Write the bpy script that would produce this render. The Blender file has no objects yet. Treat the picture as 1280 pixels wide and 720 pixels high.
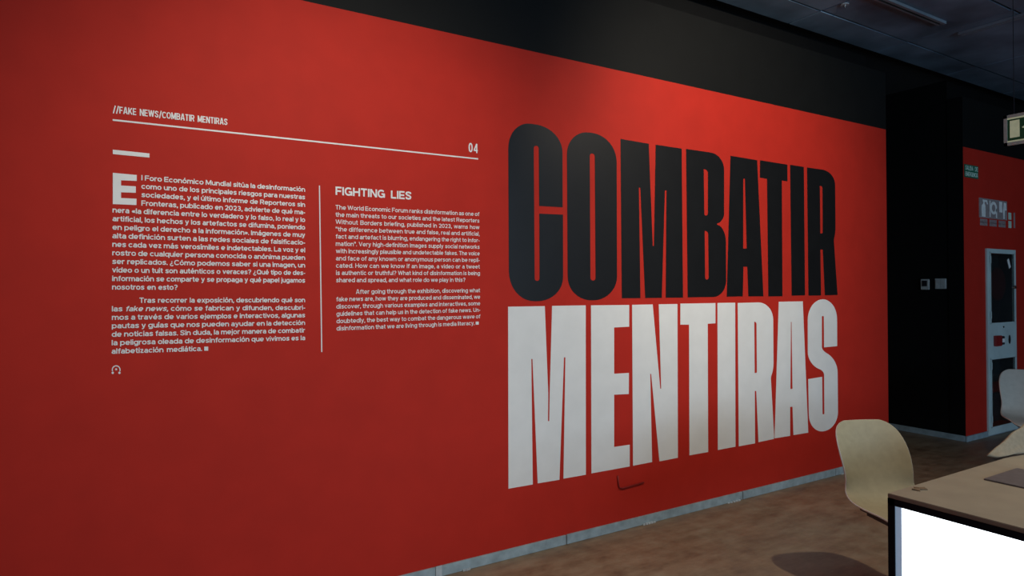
import bpy, bmesh, math, random
from mathutils import Vector, Matrix
from mathutils.geometry import tessellate_polygon
random.seed(7)
R = math.radians
scn = bpy.context.scene
C = scn.collection

# ------------------------------------------------------------------ camera
FPX, CY = 825.99, 351.88            # focal length and optical centre row, in pixels of a 1280x720 frame
YAW, PITCH, ROLL = 1.0188280, 0.0099353, -0.0034497
CAMH = 1.5
WY = 3.147                          # plane of the long red wall
fw = Vector((math.cos(YAW)*math.cos(PITCH), math.sin(YAW)*math.cos(PITCH), math.sin(PITCH)))
rt = fw.cross(Vector((0, 0, 1))).normalized(); up = rt.cross(fw)
rt2 = rt*math.cos(ROLL)+up*math.sin(ROLL); up2 = up*math.cos(ROLL)-rt*math.sin(ROLL)
cam_d = bpy.data.cameras.new('camera'); cam = bpy.data.objects.new('camera', cam_d); C.objects.link(cam)
cam_d.sensor_width = 36; cam_d.lens = 36*FPX/1280; cam_d.shift_y = (CY-360)/1280; cam_d.clip_start = .02
m = Matrix.Identity(4)
for i in range(3):
    m[i][0] = rt2[i]; m[i][1] = up2[i]; m[i][2] = -fw[i]
m[0][3], m[1][3], m[2][3] = 0, 0, CAMH
cam.matrix_world = m
scn.camera = cam

# ------------------------------------------------------------------ light and exposure
scn.view_settings.view_transform = 'Standard'; scn.view_settings.look = 'None'
scn.view_settings.gamma = 1; scn.view_settings.use_curve_mapping = False
scn.view_settings.exposure = 0.0
world = bpy.data.worlds.new('world'); scn.world = world; world.use_nodes = True
bg = world.node_tree.nodes['Background']; bg.inputs[0].default_value = (.45, .62, .85, 1); bg.inputs[1].default_value = .6

SPOTS = [  # x, y, z, target, watts, cone
    (.95, .95, 3.30, (1.0, WY, 1.45), 148, 90), (3.15, .95, 3.30, (3.75, WY, 2.45), 200, 86),
    (3.30, .85, 3.30, (3.4, 1.2, 0), 140, 125)]  # last lamp added for the headline spot's spill on table and chair
FILLS = [   # x, y, z, size x, size y, energy, colour, aim
    (3.0, -5.3, 1.9, 5.0, 1.8, 210, (.55, .76, 1.0), (3.0, 0, 2.9)),
]
def aim(o, tgt):
    d = Vector(tgt)-o.location
    o.rotation_euler = d.to_track_quat('-Z', 'Y').to_euler()
for x, y, z, sx, sy, e, col, tgt in FILLS:      # cool fill added for an unseen window, tilted up towards the ceiling
    ld = bpy.data.lights.new('added_window_fill', 'AREA'); ld.shape = 'RECTANGLE'; ld.size = sx; ld.size_y = sy
    ld.energy = e; ld.color = col
    lo = bpy.data.objects.new('added_window_fill', ld); C.objects.link(lo); lo.location = (x, y, z); aim(lo, tgt)

# ------------------------------------------------------------------ pixel -> plane helpers
def ray(x, y): return fw + rt2*((x-640)/FPX) - up2*((y-CY)/FPX)
def onY(x, y, Y=WY):
    d = ray(x, y); t = Y/d.y; return Vector((d.x*t, Y, CAMH+d.z*t))
def onZ(x, y, z):
    d = ray(x, y); t = (z-CAMH)/d.z; return Vector((d.x*t, d.y*t, z))
def onX(x, y, X):
    d = ray(x, y); t = X/d.x; return Vector((X, d.y*t, CAMH+d.z*t))

# ------------------------------------------------------------------ materials
def new_mat(name):
    mt = bpy.data.materials.new(name); mt.use_nodes = True
    return mt, mt.node_tree, mt.node_tree.nodes['Principled BSDF']
def coords(nt, scale=1.0):
    g = nt.nodes.new('ShaderNodeNewGeometry'); mp = nt.nodes.new('ShaderNodeMapping')
    mp.inputs['Scale'].default_value = (scale,)*3 if not isinstance(scale, tuple) else scale
    nt.links.new(g.outputs['Position'], mp.inputs['Vector']); return mp.outputs['Vector']
def noise(nt, vec, sc, det=3, rough=.55):
    n = nt.nodes.new('ShaderNodeTexNoise'); n.inputs['Scale'].default_value = sc
    n.inputs['Detail'].default_value = det; n.inputs['Roughness'].default_value = rough
    nt.links.new(vec, n.inputs['Vector']); return n.outputs['Fac']
def ramp(nt, fac, stops):
    r = nt.nodes.new('ShaderNodeValToRGB'); e = r.color_ramp.elements
    while len(e) < len(stops): e.new(.5)
    for i, (p, c) in enumerate(stops): e[i].position = p; e[i].color = (*c, 1)
    nt.links.new(fac, r.inputs['Fac']); return r.outputs['Color']
def bump(nt, b, h, strength=.2, dist=.002):
    n = nt.nodes.new('ShaderNodeBump'); n.inputs['Strength'].default_value = strength; n.inputs['Distance'].default_value = dist
    nt.links.new(h, n.inputs['Height']); nt.links.new(n.outputs['Normal'], b.inputs['Normal'])
def mat(name, col, rough=.6, metal=0, var=.12, vscale=20, bmp=.15, bdist=.001, spec=.5, emit=None, estr=0):
    mt, nt, b = new_mat(name)
    b.inputs['Roughness'].default_value = rough; b.inputs['Metallic'].default_value = metal
    b.inputs['Specular IOR Level'].default_value = spec
    v = coords(nt); n = noise(nt, v, vscale)
    lo = tuple(c*(1-var) for c in col); hi = tuple(min(1, c*(1+var)) for c in col)
    nt.links.new(ramp(nt, n, [(.3, lo), (.7, hi)]), b.inputs['Base Color'])
    if bmp: bump(nt, b, noise(nt, v, vscale*12, 2), bmp, bdist)
    if emit: b.inputs['Emission Color'].default_value = (*emit, 1); b.inputs['Emission Strength'].default_value = estr
    return mt
RED = (.49, .022, .0115)
BLK = (.0036, .0040, .0038)
def wall_mat(name, split, red=RED):      # red paint up to the height 'split', black paint above it
    mt, nt, b = new_mat(name)
    g = nt.nodes.new('ShaderNodeNewGeometry'); s = nt.nodes.new('ShaderNodeSeparateXYZ'); nt.links.new(g.outputs['Position'], s.inputs[0])
    gt = nt.nodes.new('ShaderNodeMath'); gt.operation = 'GREATER_THAN'; gt.inputs[1].default_value = split
    nt.links.new(s.outputs['Z'], gt.inputs[0])
    v = coords(nt); n = noise(nt, v, 6, 4)
    rc = ramp(nt, n, [(.3, tuple(c*.95 for c in red)), (.7, tuple(c*1.05 for c in red))])
    bc = ramp(nt, n, [(.3, tuple(c*.85 for c in BLK)), (.7, tuple(c*1.15 for c in BLK))])
    mx = nt.nodes.new('ShaderNodeMix'); mx.data_type = 'RGBA'
    nt.links.new(gt.outputs[0], mx.inputs['Factor']); nt.links.new(rc, mx.inputs['A']); nt.links.new(bc, mx.inputs['B'])
    nt.links.new(mx.outputs['Result'], b.inputs['Base Color'])
    b.inputs['Roughness'].default_value = .7; b.inputs['Specular IOR Level'].default_value = .22
    bump(nt, b, noise(nt, v, 260, 2), .22, .0008)
    return mt
M = {}
M['wall'] = wall_mat('red_and_black_paint', 2.855)
M['black'] = mat('black_paint', (.0022, .0023, .0024), .75, var=.15, vscale=6, spec=.2)
M['dark_wall'] = mat('dark_grey_paint', (.06, .06, .065), .8, vscale=4)
M['ceil_bar'] = mat('ceiling_grid_grey', (.19, .25, .31), .8, vscale=3, var=.25)
M['ceil_tile'] = mat('ceiling_tile_charcoal', (.12, .19, .27), .5, vscale=2.2, var=.45, bmp=.3, bdist=.002)
M['ceil_back'] = mat('ceiling_void', (.01, .011, .013), .9)
M['ceil_strip'] = mat('ceiling_strip_metal', (.14, .18, .22), .7, vscale=3, var=.2)
M['skirt'] = mat('skirting_blue_grey', (.30, .39, .43), .5, vscale=14, var=.22, bmp=.1)
M['skirt2'] = mat('skirting_pale', (.48, .54, .57), .5, vscale=14, var=.2, bmp=.1)
M['ink'] = mat('black_vinyl', (.0075, .0080, .0088), .42, vscale=8, var=.1, bmp=.08, bdist=.0005, spec=.35)
M['vinyl'] = mat('white_vinyl', (.80, .81, .79), .5, vscale=8, var=.03, bmp=.06, bdist=.0005)
M['shell'] = mat('beige_shell', (.39, .34, .215), .6, vscale=30, var=.06, bmp=.25, bdist=.0008)
M['rim'] = mat('pale_shell_edge', (.85, .88, .85), .5, var=.03)
M['shell_light'] = mat('pale_grey_shell', (.40, .41, .37), .6, vscale=30, var=.06, bmp=.25)
M['dark_metal'] = mat('dark_metal', (.05, .045, .045), .4, metal=.6)
M['chrome'] = mat('chrome', (.6, .6, .6), .2, metal=1, bmp=0)
M['desk'] = mat('beige_table_top', (.31, .27, .205), .5, vscale=9, var=.08, bmp=.12)
M['frame'] = mat('black_frame', (.008, .011, .018), .5, bmp=0, spec=.12)
M['acrylic'] = mat('glowing_acrylic_edge', (.5, .6, .72), .35, bmp=0, emit=(.42, .6, .85), estr=.32)  # faint glow put in for the panel light falling on this edge
M['glow'] = mat('lit_panel', (.9, .9, .9), .4, bmp=0, emit=(.86, .95, 1.0), estr=2.4)
M['grey_card'] = mat('grey_print', (.13, .115, .12), .45, vscale=40, var=.12, bmp=0)
M['light_card'] = mat('pale_print', (.35, .36, .36), .5, bmp=0)
M['cloth'] = mat('beige_cloth', (.27, .235, .17), .9, vscale=60, var=.12, bmp=.5, bdist=.001)
M['scrap'] = mat('brown_paper', (.17, .11, .06), .8)
M['cab_white'] = mat('cabinet_pale_enamel', (.55, .68, .68), .4, vscale=6, var=.08)
M['cab_dark'] = mat('cabinet_inside', (.03, .034, .038), .7)
M['red_gloss'] = mat('red_enamel', (.28, .018, .018), .35)
M['sign_green'] = mat('sign_green', (.02, .15, .09), .5, bmp=0)
M['sign_dark_green'] = mat('exit_sign_green', (.008, .045, .02), .5, bmp=0, emit=(.01, .09, .035), estr=.10)
M['sign_glow'] = mat('exit_sign_pale', (.55, .58, .38), .5, bmp=0, emit=(.62, .66, .42), estr=.22)
M['sign_frame'] = mat('exit_sign_frame', (.5, .52, .45), .4, bmp=0)
M['sign_mint'] = mat('sign_mint', (.55, .8, .68), .5, bmp=0)
M['sign_plate'] = mat('sign_plate', (.36, .31, .31), .15, bmp=0, spec=.8)
M['sign_white'] = mat('sign_white', (.88, .92, .9), .35, bmp=0)
M['plastic_white'] = mat('white_plastic', (.42, .46, .46), .4, bmp=0)
M['plastic_dark'] = mat('dark_plastic', (.02, .02, .025), .3, bmp=0)
M['groove_red'] = mat('groove_shade_red', (.26, .012, .009), .6)
def glass_mat():
    mt, nt, b = new_mat('cabinet_glass'); b.inputs['Base Color'].default_value = (.75, .85, .85, 1)
    b.inputs['Roughness'].default_value = .03; b.inputs['Transmission Weight'].default_value = 1; b.inputs['IOR'].default_value = 1.45
    return mt
M['glass'] = glass_mat()
def floor_mat():
    mt, nt, b = new_mat('brown_polished_concrete'); v = coords(nt)
    big = noise(nt, v, .9, 5, .6); fine = noise(nt, v, 9, 5, .65)
    v2 = coords(nt, (1.0, 3.2, 1.0)); str_ = noise(nt, v2, 2.3, 6, .7)
    mx = nt.nodes.new('ShaderNodeMath'); mx.operation = 'MULTIPLY_ADD'; mx.inputs[1].default_value = .45
    nt.links.new(fine, mx.inputs[0]); 
    h = nt.nodes.new('ShaderNodeMath'); h.operation = 'MULTIPLY'; h.inputs[1].default_value = .6
    nt.links.new(str_, h.inputs[0]); nt.links.new(h.outputs[0], mx.inputs[2])
    c1 = ramp(nt, mx.outputs[0], [(.34, (.12, .082, .054)), (.45, (.20, .142, .094)), (.56, (.27, .205, .142)), (.68, (.33, .27, .20))])
    c2 = ramp(nt, big, [(.35, (1.0, .86, .78)), (.65, (.86, .95, .92))])
    mul = nt.nodes.new('ShaderNodeMix'); mul.data_type = 'RGBA'; mul.blend_type = 'MULTIPLY'; mul.inputs['Factor'].default_value = 1
    nt.links.new(c1, mul.inputs['A']); nt.links.new(c2, mul.inputs['B']); nt.links.new(mul.outputs['Result'], b.inputs['Base Color'])
    rr = ramp(nt, fine, [(.3, (.38,)*3), (.7, (.62,)*3)]); nt.links.new(rr, b.inputs['Roughness'])
    b.inputs['Specular IOR Level'].default_value = .35
    bump(nt, b, fine, .12, .004)
    return mt
M['floor'] = floor_mat()

# ------------------------------------------------------------------ mesh helpers
def add_box(bm, a, b, bevel=0):
    a, b = [min(a[i], b[i]) for i in range(3)], [max(a[i], b[i]) for i in range(3)]
    vs = [bm.verts.new((x, y, z)) for x in (a[0], b[0]) for y in (a[1], b[1]) for z in (a[2], b[2])]
    fs = [(0, 1, 3, 2), (4, 6, 7, 5), (0, 4, 5, 1), (2, 3, 7, 6), (0, 2, 6, 4), (1, 5, 7, 3)]
    fl = [bm.faces.new([vs[i] for i in f]) for f in fs]
    if bevel:
        es = list({e for f in fl for e in f.edges})
        bmesh.ops.bevel(bm, geom=es, offset=bevel, segments=2, affect='EDGES')
    return vs
def add_cyl(bm, p, q, r0, r1=None, n=20):
    r1 = r0 if r1 is None else r1
    p, q = Vector(p), Vector(q); d = (q-p).normalized()
    s = d.orthogonal().normalized(); t = d.cross(s)
    A = [bm.verts.new(p+(s*math.cos(2*math.pi*i/n)+t*math.sin(2*math.pi*i/n))*r0) for i in range(n)]
    B = [bm.verts.new(q+(s*math.cos(2*math.pi*i/n)+t*math.sin(2*math.pi*i/n))*r1) for i in range(n)]
    for i in range(n): bm.faces.new((A[i], A[(i+1) % n], B[(i+1) % n], B[i]))
    bm.faces.new(A[::-1]); bm.faces.new(B)
def add_tube(bm, pts, r, n=10):
    pts = [Vector(p) for p in pts]; rings = []
    for i, p in enumerate(pts):
        d = (pts[min(i+1, len(pts)-1)]-pts[max(i-1, 0)]).normalized()
        s = d.cross(Vector((0, 1, 0)));  s = (s if s.length > .05 else d.orthogonal()).normalized(); t = d.cross(s)
        rings.append([bm.verts.new(p+(s*math.cos(2*math.pi*k/n)+t*math.sin(2*math.pi*k/n))*r) for k in range(n)])
    for a, b in zip(rings, rings[1:]):
        for k in range(n): bm.faces.new((a[k], a[(k+1) % n], b[(k+1) % n], b[k]))
    bm.faces.new(rings[0][::-1]); bm.faces.new(rings[-1])
def obj(name, bm, mt, parent=None, smooth=False):
    me = bpy.data.meshes.new(name); bmesh.ops.recalc_face_normals(bm, faces=bm.faces); bm.to_mesh(me); bm.free()
    for x in (mt if isinstance(mt, (list, tuple)) else [mt]): me.materials.append(x)
    if smooth:
        for p in me.polygons: p.use_smooth = True
    o = bpy.data.objects.new(name, me); C.objects.link(o)
    if parent is not None:
        o.parent = parent
        if parent.type == 'EMPTY' or True: o.matrix_parent_inverse = parent.matrix_basis.inverted()
    return o
def tag(o, label, cat, group=None):
    o['label'] = label; o['category'] = cat
    if group: o['group'] = group
    return o
def thing(name, label, cat, loc=(0, 0, 0), rz=0, group=None):
    o = bpy.data.objects.new(name, None); C.objects.link(o); o.location = loc; o.rotation_euler = (0, 0, rz)
    o.empty_display_size = .1
    return tag(o, label, cat, group)
def child_local(name, bm, mt, parent, smooth=False):     # mesh given in the parent's own frame
    o = obj(name, bm, mt, None, smooth); o.parent = parent; return o
def box_obj(name, a, b, mt, parent=None, bevel=0):
    bm = bmesh.new(); add_box(bm, a, b, bevel); return obj(name, bm, mt, parent)
def struct(o): o['kind'] = 'structure'; return o

# ------------------------------------------------------------------ the room
XL, XR, YB, H = -3.5, 13.0, -5.2, 3.51
XE, XC = 5.728, 7.075                 # end of the red wall, corner of the far wall
PT = 3.345                            # top of the wall boards
struct(box_obj('floor', (XL-.3, YB-.3, -.1), (XR+.3, WY+4.2, 0), M['floor']))
wall = struct(box_obj('wall_left', (XL, WY, 0), (XE, WY+.14, PT), M['wall']))
cx0, cx1 = onY(1232.2, 400).x, onY(1268.3, 400).x       # the fire cabinet sits in a niche of the far wall
u0, u1 = cx0+.06, cx1-.055
zu1, zu0, zl1, zl0 = onY(1250, 316.5).z, onY(1250, 403.5).z, onY(1250, 447).z, .085
bm = bmesh.new()
for a, b in (((XC, WY, 0), (u0, WY+.14, PT)), ((u1, WY, 0), (XR, WY+.14, PT)), ((u0, WY, 0), (u1, WY+.14, zl0)), ((u0, WY, zu1), (u1, WY+.14, PT)), ((u0, WY+.125, zl0), (u1, WY+.14, zu1))):
    add_box(bm, a, b)
wall_far = struct(obj('wall_far', bm, M['wall']))
struct(box_obj('wall_side', (XC+.001, WY+.14, 0), (XC+.14, WY+4.0, H+.2), M['black']))
struct(box_obj('wall_corridor', (XL, WY+4.0, 0), (XC+.14, WY+4.14, H+.2), M['black']))
struct(box_obj('wall_right', (XR, YB, 0), (XR+.14, WY+.28, H+.2), M['dark_wall']))
struct(box_obj('wall_near', (XL-.14, YB, 0), (XL, WY+4.0, H+.2), M['dark_wall']))
struct(box_obj('trim_3', (XC-.004, WY+.0005, 0), (XC-.0005, WY+.1395, PT), M['black']))
struct(box_obj('trim_4', (XE+.0005, WY+.0005, 0), (XE+.004, WY+.1395, PT), M['black']))
# black soffit recessed behind and above the boards
struct(box_obj('trim_1', (XL, WY+.15, PT-.1), (XE-.02, WY+.25, H+.2), M['black']))
struct(box_obj('trim_2', (XC+.14, WY+.15, PT-.1), (XR, WY+.25, H+.2), M['black']))
# back wall with a wide unseen window, added for the cool fill
bm = bmesh.new()
for a, b in (((XL, YB-.14, 0), (XR, YB, .95)), ((XL, YB-.14, 2.85), (XR, YB, H+.2)), ((XL, YB-.14, .95), (.3, YB, 2.85)), ((5.7, YB-.14, .95), (XR, YB, 2.85))):
    add_box(bm, a, b)
struct(obj('wall_back', bm, M['dark_wall']))
win = struct(box_obj('added_window_1', (.3, YB-.06, .95), (5.7, YB-.02, 1.0), M['frame']))
for i in range(5):
    x = .3+i*1.35; box_obj('mullion', (x-.025, YB-.06, .95), (x+.025, YB-.02, 2.85), M['frame'], win)
box_obj('added_window_frame', (.3, YB-.06, 2.8), (5.7, YB-.02, 2.85), M['frame'], win)

# ceiling: a dark soffit, a grid of bars and recessed tiles
ceil = struct(box_obj('ceiling', (XL, YB, H+.03), (XR, WY+4.14, H+.2), M['ceil_back']))
X0, DX, Y0, DY = 4.44-1.18*7, 1.18, 2.90-.735*11, .735
tile_me = None
nx = 14; ny = 11
for i in range(nx):
    for j in range(ny):
        cx, cy = X0+(i+.5)*DX, Y0+(j+.5)*DY
        if cx-DX/2 < XL or cx+DX/2 > XR or cy-DY/2 < YB: continue
        if tile_me is None:
            b = bmesh.new(); w, h2 = DX/2-.007, DY/2-.006
            add_box(b, (-w, -h2, -.012), (w, h2, .010), .004)
            o = obj('ceiling_tile', b, M['ceil_tile'], ceil); tile_me = o.data
        else:
            o = bpy.data.objects.new('ceiling_tile', tile_me); C.objects.link(o); o.parent = ceil
        o.location = (cx, cy, H+.012+random.uniform(-.002, .002)); o.rotation_euler = (R(random.uniform(-.25, .25)), R(random.uniform(.1, .5)), 0)
# pale perimeter boards along the wall, one per bay
for i in range(nx):
    xa = X0+i*DX
    if xa < XL or xa+DX > XR: continue
    box_obj('edge_board', (xa+.007, 2.907, H+.001), (xa+DX-.007, WY+.02, H+.02), M['ceil_tile'], ceil)
# two metal strips under the grid
st = thing('ceiling_rail', 'slim pale metal rail on the dark ceiling, running parallel to the red wall', 'rail', (5.0, 2.53, H-.012))
box_obj('rail_bar', (4.2, 2.515, H-.022), (5.42, 2.535, H-.0005), M['ceil_strip'], st)
box_obj('rail_lip', (4.2, 2.560, H-.016), (5.42, 2.575, H-.0005), M['ceil_strip'], st)
st = thing('ceiling_rail', 'pale metal rail on the dark ceiling above the exit sign, running away from the wall', 'rail', (5.8, 2.1, H-.012))
box_obj('rail_bar', (5.74, 1.5, H-.022), (5.76, 2.58, H-.0005), M['ceil_strip'], st)
box_obj('rail_lip', (5.80, 1.5, H-.016), (5.815, 2.58, H-.0005), M['ceil_strip'], st)
# a small sprinkler added in place of two ceiling glints
p = onZ(1056, 11, H-.03)
t = thing('stud', 'tiny chrome sprinkler standing in for two glints on the dark ceiling near the black wall top', 'stud', p)
bm = bmesh.new(); add_cyl(bm, (p.x, p.y, H-.004), (p.x, p.y, H+.012), .028, .028); obj('stud_plate', bm, M['ceil_bar'], t)
bm = bmesh.new(); add_cyl(bm, (p.x, p.y, H-.022), (p.x, p.y, H-.003), .005, .009, 10); obj('stud_tip', bm, M['chrome'], t)

# skirting
def skirting(name, a, b, cuts, face, mt=None):
    """a..b along x (face 'y') or y (face 'x'); one board per interval"""
    bm = bmesh.new()
    e = None
    xs = [a]+sorted(cuts)+[b]
    root = None
    for i, (s, q) in enumerate(zip(xs, xs[1:])):
        g = .003
        hh = .056+random.uniform(-.0015, .0015); dd = .011+random.uniform(-.001, .001)
        lo, hi = ((s+g, WY-dd, .001), (q-g, WY, hh)) if face == 'y' else ((XC-dd, s+g, .001), (XC+.0005, q-g, hh))
        bb = bmesh.new(); add_box(bb, lo, hi, .0015)
        if root is None:
            root = struct(obj(name, bb, mt or M['skirt']))
        else: obj('skirting_board', bb, mt or M['skirt'], root)
    return root
cut_px = [(546, 719), (927, 617), (1043, 588)]
cuts = [onY(x, y).x for x, y in cut_px]
bl = skirting('baseboard_left', XL, XE, [-2.2, 0.0]+cuts+[2.3], 'y')
skirting('baseboard_far', XC-.011, XR, [8.4, 10.6], 'y')
skirting('baseboard_side', WY+.001, WY+3.98, [WY+1.2, WY+2.5], 'x')
# a pale clip over the first joint and chipped plaster flecks at the foot of the skirting
c0 = cuts[0]
box_obj('joint_cover', (c0-.012, WY-.016, .001), (c0+.022, WY-.0125, .060), M['skirt2'], bl)
for (px, py, w) in ((812, 655, .10), (914, 626.5, .12), (1041, 590, .03), (584, 714, .04)):
    q = onZ(px, py, 0); x = q.x
    bm = bmesh.new()
    for k in range(5):
        xx = x+(k-2)*w/4.5; add_box(bm, (xx-w*.09, WY-.018-.004*random.random(), .0005), (xx+w*.08, WY-.0125, .006+.006*random.random()))
    o = obj('plaster_chip', bm, M['skirt2'], bl)

# ------------------------------------------------------------------ flat lettering on the wall
TH = .0012
def fillet(pts):
    """pts: (x, y) or (x, y, r_in[, r_out]) -> polyline with rounded corners"""
    n = len(pts); out = []
    for i, p in enumerate(pts):
        if len(p) == 2: out.append((p[0], p[1])); continue
        ri = p[2]; ro = p[3] if len(p) > 3 else ri
        a = pts[i-1]; b = pts[(i+1) % n]
        P = Vector((p[0], p[1])); A = Vector((a[0], a[1])); B = Vector((b[0], b[1]))
        s = P+(A-P).normalized()*min(ri, (A-P).length*.999); e = P+(B-P).normalized()*min(ro, (B-P).length*.999)
        k = .56; c1 = s+(P-s)*k; c2 = e+(P-e)*k
        N = 10 if max(ri, ro) > 5 else 4
        for j in range(N+1):
            t = j/N; q = s*(1-t)**3+c1*3*t*(1-t)**2+c2*3*t*t*(1-t)+e*t**3
            out.append((q.x, q.y))
    return out
def sheet(bm, outer, holes=(), th=TH, Y=WY):
    """flat piece against the wall from lists of wall points (x, z)"""
    loops = [outer]+list(holes)
    cleaned = []
    for L in loops:
        c = [L[0]]
        for q in L[1:]:
            if (Vector(q)-Vector(c[-1])).length > 2e-5: c.append(q)
        if (Vector(c[0])-Vector(c[-1])).length < 2e-5: c.pop()
        cleaned.append(c)
    tris = tessellate_polygon([[Vector((x, z, 0)) for x, z in L] for L in cleaned])
    flat = [q for L in cleaned for q in L]
    F = [bm.verts.new((x, Y-th, z)) for x, z in flat]; Bk = [bm.verts.new((x, Y-.0003, z)) for x, z in flat]
    for t in tris:
        try: bm.faces.new([F[i] for i in t])
        except ValueError: pass
    k = 0
    for L in cleaned:
        n = len(L)
        for i in range(n):
            a, b = k+i, k+(i+1) % n
            try: bm.faces.new((F[a], F[b], Bk[b], Bk[a]))
            except ValueError: pass
        k += n
def W(px): 
    v = onY(px[0], px[1]); return (v.x, v.z)
FR = dict(A=(630, 150), B=(630, 260), C=(770, 160), D=(770, 260), E=(900, 180), F=(900, 260),
          G=(630, 375), H=(630, 495), I=(770, 370), J=(770, 480), K=(900, 365), L=(900, 445))
def P(s):
    """'A 30 4 32 28; ...' : frame, x, y (six to a pixel), corner roundings in pixels"""
    out = []
    for it in s.split(';'):
        w = it.split()
        if not w: continue
        ox, oy = FR[w[0]]; v = [float(q) for q in w[1:]]
        out.append((ox+v[0]/6, oy+v[1]/6, *v[2:]))
    return [W(q) for q in fillet(out)]
COMBATIR = [
 ('A 30 2 36 29; A 438 64 33 30; A 440 655; A 263 645; A 260 195 3; A 223 192 3; B 230 547 3; B 266 547 3; B 264 42; B 442 50; B 443 697 30 32; B 37 701 32 38', []),
 ('A 470 68 32 29; A 844 125 30 32; B 848 691 30 30; B 478 694 30 30', ['A 643 250 3; A 680 254 3; B 686 544 3; B 648 544 3']),
 ('C 33 82; C 245 118; D 275 284; D 284 284; C 297 125; C 492 155; D 502 672; D 372 673; C 378 467; C 366 467; D 343 674; D 218 675; C 182 448; C 171 448; D 183 676; D 43 677', []),
 ('C 525 157; C 810 199 17 19; D 810 102 10 9; D 757 117; D 757 124; D 823 150 10 17; D 826 666 21 16; D 537 670',
  ['C 657 309; C 689 313 4; C 689 658 3; C 662 657 2', 'D 664 170; D 691 172 4; D 695 538 3; D 668 536 2']),
 ('E 78 88; E 278 122; F 325 662; F 212 663; F 204 440; F 175 440; F 170 663; F 50 665', ['E 174 260; E 186 261; F 200 304; F 173 304']),
 ('E 300 122; E 505 155; E 505 280; E 463 274; F 468 662; F 362 663; E 352 262; E 298 252', []),
 ('E 525 156; E 628 172; F 637 655; F 537 657', []),
 ('E 652 176; E 862 206 16 17; F 866 182 6 6; F 853 238 2; F 881 652; F 786 655; F 770 312; F 752 312; F 757 656; F 663 657', ['E 748 314; E 768 317 2; F 770 190 1; F 752 191']),
]
MENTIRAS = [
 ('G 30 50; G 305 46; G 331 700; H 329 188; H 339 188; G 342 700; G 360 44; G 612 40; H 613 590; H 445 620; G 460 430; G 449 430; H 415 628; H 252 655; G 213 442; G 204 442; H 215 663; H 33 695', []),
 ('G 652 40; I 98 67; I 98 230; G 825 206; G 825 553; I 96 577; J 95 75; H 825 -10; H 825 382; J 102 455; J 102 618; H 655 580', []),
 ('I 120 66; I 274 63; I 331 695; I 338 695; I 320 62; I 460 60; J 463 553; J 325 580; I 263 584; I 256 584; J 270 585; J 127 613', []),
 ('I 482 57; I 745 53; I 745 205; I 687 208; J 690 510; J 550 535; I 547 215; I 482 215', []),
 ('I 760 52; I 893 50; J 895 470; J 763 495', []),
 ('K 132 82; K 397 75 19 22; K 401 575 8 6; K 380 640 2; L 405 600; L 403 622; L 288 646; L 271 262; L 260 262; L 262 655; L 140 677', ['K 256 222; K 273 227 2; K 276 606 1; K 259 608']),
 ('K 440 73; K 620 70; L 661 575; L 550 593; L 543 380; L 525 382; L 525 599; L 409 617; L 409 600', ['K 531 225; K 536 225; L 543 246; L 527 248']),
 ('K 878 406; K 780 415; K 778 180 1; K 763 180 1; K 763 446 6 7; K 880 482 17 20; L 885 555 23 19; L 668 574 17 22; L 661 173; L 765 156; L 768 437 1; L 782 437 1; L 780 108 6 6; L 658 78 17 18; K 657 56 26 19; K 876 53 18 25', []),
]
def headline(name, glyphs, mt, label):
    x0 = onY(640, 380).x
    t = thing(name, label, 'lettering', (3.2, WY-.001, 1.43))
    for outer, holes in glyphs:
        bm = bmesh.new(); sheet(bm, P(outer), [P(h) for h in holes]); obj('letter', bm, mt, t)
    return t
headline('headline_word', COMBATIR, M['ink'], 'huge black capital letters reading COMBATIR on the red wall')
headline('headline_word', MENTIRAS, M['vinyl'], 'huge white capital letters reading MENTIRAS on the red wall')

# ------------------------------------------------------------------ small text
def lerp(a, b, t): return a+(b-a)*t
# a plain bold grotesque drawn from strokes: cap height 1, stroke about .18
def _arc(cx, cy, rx, ry, a0, a1, n=7):
    o = []
    for i in range(n+1):
        a = R(a0+(a1-a0)*i/n); c, s = math.cos(a), math.sin(a)
        o.append((cx+rx*math.copysign(abs(c)**.88, c), cy+ry*math.copysign(abs(s)**.88, s)))
    return o
def _oval(cx, cy, rx, ry): return _arc(cx, cy, rx, ry, 0, 360, 16)[:-1]+['Z']
_X, _Cp = .67, .91        # stroke centres of x-height and cap height
GL = {}
def G(ch, w, *st): GL[ch] = (w, st)
_o = _oval(.36, .38, .27, .29)
def _acc(x): return [(x-.06, .84), (x+.10, 1.04)]
G('o', .72, _o)
G('ó', .72, _o, _acc(.36))
_a = (_arc(.33, .47, .22, .20, 155, 0)+[(.55, 0)], [(.55, .40), (.30, .40)]+_arc(.29, .245, .20, .155, 90, 270)+[(.40, .09), (.55, .19)])
G('a', .65, *_a); G('á', .65, *_a, _acc(.33))
G('b', .73, [(.09, 0), (.09, 1)], _oval(.37, .38, .27, .29)); G('d', .73, [(.64, 0), (.64, 1)], _oval(.36, .38, .27, .29))
G('p', .73, [(.09, -.24), (.09, .76)], _oval(.37, .38, .27, .29)); G('q', .73, [(.64, -.24), (.64, .76)], _oval(.36, .38, .27, .29))
G('c', .66, _arc(.36, .38, .27, .29, 42, 318, 12))
_e = (_arc(.36, .38, .27, .29, 0, 318, 14), [(.10, .36), (.66, .36)])
G('e', .72, *_e); G('é', .72, *_e, _acc(.36))
G('f', .42, [(.21, 0), (.21, .70)]+_arc(.38, .72, .17, .19, 170, 92, 4)+[(.43, .91)], [(.02, .67), (.42, .67)])
G('g', .73, _oval(.36, .38, .27, .29), [(.64, .76), (.64, .02)]+_arc(.37, -.01, .27, .14, 0, -150, 7))
_n = [(.09, 0), (.09, .76)], _arc(.35, .40, .24, .27, 170, 0)+[(.59, 0)]
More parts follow.
